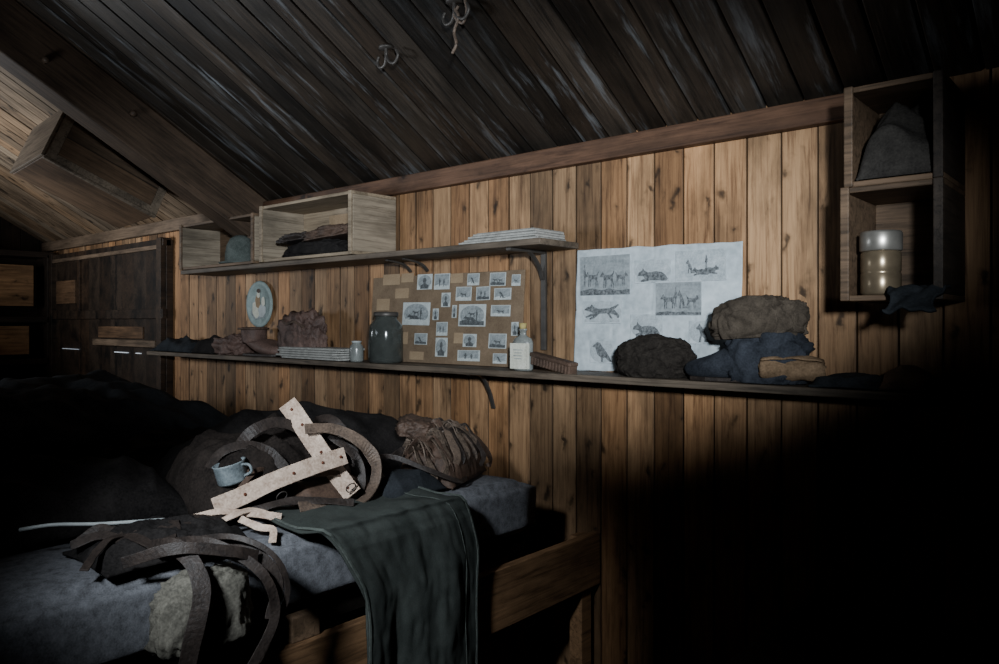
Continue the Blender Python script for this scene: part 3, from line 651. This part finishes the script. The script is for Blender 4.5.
# harness
hn = empty("leather_harness", (-1.95,1.45,TOP), label="pale leather sledging harness with broad crossed straps", cat="harness")
def L_(pts): return [(x+1.95, y-1.45, z-TOP) for x, y, z in pts]
A = [(-2.075,1.372,1.345),(-2.04,1.385,1.305),(-1.99,1.402,1.24),(-1.92,1.428,1.155),(-1.85,1.455,1.075)]
B = [(-1.97,1.07,1.088),(-1.945,1.135,1.11),(-1.915,1.225,1.145),(-1.885,1.335,1.175),(-1.865,1.44,1.195)]
CAMN = (.78,-.60,.2)
strap("harness_strap", L_(A), .058,.006, M_paleleather, nrm=CAMN, wob=.05, parent=hn, label="broad pale strap")
strap("harness_strap", L_(B), .052,.006, M_paleleather, nrm=CAMN, wob=.05, parent=hn, label="broad pale strap")
strap("harness_strap", L_([(-1.99,1.38,1.27),(-1.955,1.46,1.265),(-1.90,1.52,1.225),(-1.87,1.56,1.16),(-1.86,1.545,1.09),(-1.84,1.47,1.05),(-1.84,1.36,1.06),(-1.86,1.27,1.07)]), .038,.006, M_midleather, nrm=(.3,-1,.9), wob=.14, parent=hn, label="tan looped strap")
dk = [([(-2.10,1.20,1.20),(-2.06,1.24,1.27),(-2.05,1.33,1.29),(-2.02,1.42,1.24),(-1.99,1.46,1.15)], .036, M_leather),
 ([(-2.12,1.12,1.15),(-2.08,1.16,1.22),(-2.04,1.24,1.23),(-1.99,1.30,1.17),(-1.97,1.31,1.09)], .032, M_leather),
 ([(-1.92,1.16,1.07),(-1.89,1.24,1.085),(-1.86,1.32,1.08),(-1.80,1.42,1.065)], .024, M_leather),
 ([(-2.14,1.52,1.27),(-2.06,1.53,1.28),(-1.99,1.54,1.23),(-1.95,1.55,1.15),(-1.93,1.56,1.07)], .030, M_leather),
 ([(-1.99,1.33,1.14),(-1.93,1.36,1.14),(-1.90,1.42,1.14),(-1.89,1.47,1.12),(-1.90,1.52,1.07)], .020, M_midleather),
 ([(-2.0,1.40,1.20),(-1.96,1.46,1.19),(-1.92,1.49,1.13),(-1.91,1.45,1.08),(-1.92,1.38,1.07)], .020, M_midleather),
 ([(-2.0,1.48,1.24),(-1.93,1.53,1.17),(-1.90,1.53,1.10),(-1.88,1.50,1.06)], .026, M_leather)]
r4 = random.Random(21)
for i in range(11):
    t = r4.random()
    x = -2.11+.15*t+r4.uniform(-.02,.02); y = r4.uniform(1.18,1.56); z = 1.23-.15*t+r4.uniform(-.02,.02)
    dy = r4.uniform(-.14,.14); b_u = r4.uniform(.0,.03)
    dk.append(([(x-.04,y-dy,z+r4.uniform(-.02,.03)),(x,y-.3*dy,z+b_u),(x+.025,y+.4*dy,z-.02),(x+.035,y+dy,max(1.055,z-.07))], r4.uniform(.014,.028), r4.choice([M_leather,M_leather,M_hide])))
for pts, w_, m_ in dk:
    strap("harness_strap", L_(pts), w_, .004, m_, nrm=(.7,-.5,.6), wob=.18, parent=hn, label="dark leather strap" if m_ is M_leather else "brown leather strap")
for (x, y, z) in ((-1.90,1.24,1.10),(-1.84,1.44,1.10)):
    tube("buckle", L_([(x+.006*math.sin(a), y+.017*math.cos(a), z+.014*math.sin(a)) for a in [k*math.pi/4 for k in range(9)]]), .0035, M_iron, n=3, parent=hn)
cn = Vector(CAMN).normalized()
for (p, q, fs) in ((A[0],A[1],(.5,)),(A[1],A[2],(.4,)),(A[2],A[3],(.5,)),(A[3],A[4],(.2,.75)),(B[1],B[2],(.15,)),(B[2],B[3],(.5,)),(B[3],B[4],(.3,.85))):
    for f in fs:
        c = Vector(p).lerp(Vector(q), f)+cn*.006
        o = lathe("rivet", [(0,-.002),(.005,-.002),(.004,.002),(0,.003)], M_rivet, seg=10, parent=hn)
        o.location = L_([c])[0]; o.rotation_euler = cn.to_track_quat('Z','Y').to_euler()
kn = empty("leather_lashing", (-1.9,1.12,TOP), label="pale rawhide lashing knotted on mattress", cat="lashing")
def K_(pts): return [(x+1.9, y-1.12, z-TOP) for x, y, z in pts]
for pts in ([(-1.97,1.00,1.07),(-1.93,1.06,1.085),(-1.89,1.12,1.075),(-1.84,1.20,1.06)],[(-1.90,1.03,1.06),(-1.88,1.08,1.08),(-1.89,1.14,1.08),(-1.85,1.18,1.06)],[(-1.87,1.09,1.07),(-1.82,1.12,1.05),(-1.79,1.14,1.045),(-1.76,1.12,1.02)]):
    strap("rawhide_strip", K_(pts), .020,.004, M_paleleather, nrm=(.7,-.4,.7), wob=.25, parent=kn)
mg = empty("tin_mug", (-2.03,1.165,TOP+.105), rot=(R(10),R(-10),R(20)), label="dull blue enamel mug half buried among the straps", cat="mug")
lathe("mug_body", [(0,0),(.040,0),(.044,.006),(.046,.055),(.048,.06),(.043,.059),(.041,.01),(0,.008)], M_mug, parent=mg)
tube("mug_handle", [(.04,0,.05),(.068,0,.045),(.07,0,.025),(.04,0,.014)], .008, M_mug, parent=mg)
tube("metal_rod", [(-2.05,.62,1.105),(-2.01,.68,1.112),(-1.96,.77,1.105),(-1.90,.90,1.10)], .009, M_dusty, label="thin pale metal rod lying on mattress", cat="rod")
hb = empty("canvas_bag", (-1.655,.87,.865), label="small pale canvas bag with dark leather straps against mattress", cat="bag")
blob("bag_body", (.11,.22,.17), M_canvas, 51, amp=.12, fold=.09, parent=hb)
def B_(pts): return [(x+1.655, y-.87, z-.865) for x, y, z in pts]
for pts, w in (([(-1.80,.80,1.07),(-1.66,.82,1.09),(-1.58,.83,1.02),(-1.57,.80,.90),(-1.575,.78,.80),(-1.6,.77,.70)],.038),
            ([(-1.80,.86,1.07),(-1.66,.90,1.085),(-1.57,.97,1.02),(-1.56,1.0,.92),(-1.57,.96,.83),(-1.58,.90,.76),(-1.6,.84,.70)],.024),
            ([(-1.78,.94,1.06),(-1.64,.98,1.06),(-1.585,1.02,.99),(-1.58,1.0,.9)],.028),
            ([(-1.78,.90,1.07),(-1.66,.95,1.09),(-1.59,1.01,1.05),(-1.57,1.04,.97),(-1.58,1.02,.88),(-1.60,.98,.80)],.014),
            ([(-1.72,.72,1.07),(-1.64,.80,1.1),(-1.6,.90,1.08),(-1.6,.98,1.05)],.026)):
    strap("bag_strap", B_(pts), w, .004, M_leather, nrm=(1,-.3,.3), wob=.14, parent=hb)
stl = cloth_heap("leather_satchel", (.26,.36,.035), M_darkcl, 52, fold=.025, fr=30, rag=.008, res=80, loc=(-1.88,.88,TOP+.004), label="dark flattened leather satchel with tangled straps on mattress edge", cat="bag")
r5 = random.Random(33)
for i in range(12):
    x, y = r5.uniform(-.08,.08), r5.uniform(-.15,.15); d = r5.uniform(.06,.13); a = r5.uniform(-1.2,1.2)
    strap("satchel_strap", [(x-d*.6*math.cos(a), y-d*math.sin(a), .04), (x-.02, y, .05+r5.uniform(0,.02)), (x+.05*math.cos(a), y+d*.5*math.sin(a), .05), (x+d*.7, y+d*math.sin(a), .03)], r5.uniform(.012,.028), .004, M_leather, nrm=(.5,-.3,.9), wob=.2, parent=stl)

fb = empty("bunk_frame.001", (-4.9,1.6,0), label="dark wooden bunk in the far corner", cat="bunk")
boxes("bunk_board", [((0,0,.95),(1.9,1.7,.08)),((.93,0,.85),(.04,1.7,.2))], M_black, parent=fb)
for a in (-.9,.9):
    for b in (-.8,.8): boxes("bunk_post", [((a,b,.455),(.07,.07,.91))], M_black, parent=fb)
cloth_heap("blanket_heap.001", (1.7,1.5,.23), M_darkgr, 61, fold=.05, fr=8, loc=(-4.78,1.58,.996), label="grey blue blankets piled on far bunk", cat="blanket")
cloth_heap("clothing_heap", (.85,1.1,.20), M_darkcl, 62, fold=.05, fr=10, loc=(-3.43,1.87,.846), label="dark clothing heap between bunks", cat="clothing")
boxes("storage_chest", [((0,0,.42),(.9,1.2,.84))], M_black, loc=(-3.42,1.85,0), label="shade-dark chest standing between the bunks", cat="chest")
tb = empty("work_table", (-.2,1.75,0), label="shade-dark plank table by the wall crates", cat="table")
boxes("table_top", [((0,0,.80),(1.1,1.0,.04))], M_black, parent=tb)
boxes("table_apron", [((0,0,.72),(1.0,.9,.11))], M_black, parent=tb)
for a in (-.48,.48):
    for b in (-.42,.42): boxes("table_leg", [((a,b,.39),(.06,.06,.78))], M_black, parent=tb)
bxo = empty("hanging_box", (-4.84,1.87,2.50), rot=(R(-24),R(-4),0), label="bulky weathered wooden crate fixed below the sloping roof", cat="box")
boxes("box_panels", [((0,0,0),(.52,.66,.32))], M_box, parent=bxo, bevel=.006)
boxes("end_panel", [((0,-.338,0),(.52,.014,.32))], M_boxend, parent=bxo, label="end panel coloured lighter as its lit face")
boxes("edge_batten", [((.252,0,-.166),(.03,.66,.012)),((.267,-.30,0),(.012,.05,.32)),((.267,.30,0),(.012,.05,.32)),((.267,0,-.14),(.010,.56,.04))], M_boxend, parent=bxo, label="edge batten coloured as a lit edge")
def hook(loc, label, s=1):
    e = empty("iron_hook", loc, label=label, cat="hook")
    lathe("hook_plate", [(0,-.004),(.03*s,-.004),(.03*s,.004),(0,.008)], M_iron, parent=e)
    tube("hook_shank", [(0,0,0),(0,0,-.03*s),(.02*s,0,-.06*s),(.05*s,0,-.07*s),(.07*s,0,-.045*s),(.06*s,0,-.02*s)], .012, M_iron, parent=e)
    tube("hook_shank", [(0,0,0),(0,0,-.03*s),(-.02*s,.01,-.06*s),(-.05*s,.01,-.065*s),(-.065*s,.01,-.04*s),(-.055*s,.01,-.02*s)], .012, M_iron, parent=e)
    return e
hook((-2.32,1.99,2.69), "rusted double iron hook screwed into the ceiling")
h2 = hook((-1.874,1.92,2.728), "rusted iron hook with knotted cord hanging", 1)
tube("cord", [(0,0,-.02),(.02,0,-.06),(-.01,.01,-.10),(.01,0,-.15),(-.01,0,-.18)], .011, M_midleather, parent=h2)
tube("cord", [(.05,0,-.0),(.06,0,-.05),(.03,.01,-.08),(.0,0,-.05),(.02,0,-.02)], .010, M_midleather, parent=h2)

# ------------------------------------------------------------------ camera
cam = bpy.data.cameras.new("camera"); co = bpy.data.objects.new("camera", cam); C.objects.link(co)
co.location = (0,0,1.6); co.rotation_euler = (R(90),0,R(40.9))
cam.lens = 27.4; cam.sensor_width = 36; cam.shift_y = -.010; cam.clip_start = .02
bpy.context.scene.camera = co
# ------------------------------------------------------------------ light
def aimq(o, tgt): return (Vector(tgt)-o.location).to_track_quat('-Z','Y')
def spot(loc, tgt, e, size, blend, rad, col, sy=1, roll=0):
    l = bpy.data.lights.new("spot_light", 'SPOT'); l.energy = e; l.spot_size = R(size); l.spot_blend = blend; l.shadow_soft_size = rad; l.color = col
    o = bpy.data.objects.new("spot_light", l); o.location = loc
    q = aimq(o, tgt).to_matrix() @ Matrix.Rotation(R(roll), 3, 'Z'); o.rotation_euler = q.to_euler(); o.scale = (1, sy, 1); C.objects.link(o)
def area(loc, tgt, e, s, col, spread=180):
    l = bpy.data.lights.new("area_light", 'AREA'); l.energy = e; l.size = s; l.color = col; l.spread = R(spread)
    o = bpy.data.objects.new("area_light", l); o.location = loc; o.rotation_euler = aimq(o, tgt).to_euler(); C.objects.link(o)
spot((.6,-.4,1.98),(-2.25,2.4,1.95), 760, 56, .75, .10, (.85,.935,1), .52, -4)
spot((-.8,-.5,2.3),(-1.92,1.36,1.0), 330, 31, 1, .12, (.85,.93,1))  # added spot that brightens the bunk; no lamp stands here
area((-3.5,.2,1.9),(-2.8,1.5,3.1), 15, .5, (.82,.91,1), spread=100)  # added fill raking the ceiling, no window at this spot
area((-6.2,.1,1.9),(-5.8,1.7,2.7), 28, .6, (.88,.94,1), spread=120)
w = bpy.data.worlds.new("world"); bpy.context.scene.world = w; w.use_nodes = True
w.node_tree.nodes["Background"].inputs[0].default_value = (.02,.025,.03,1)
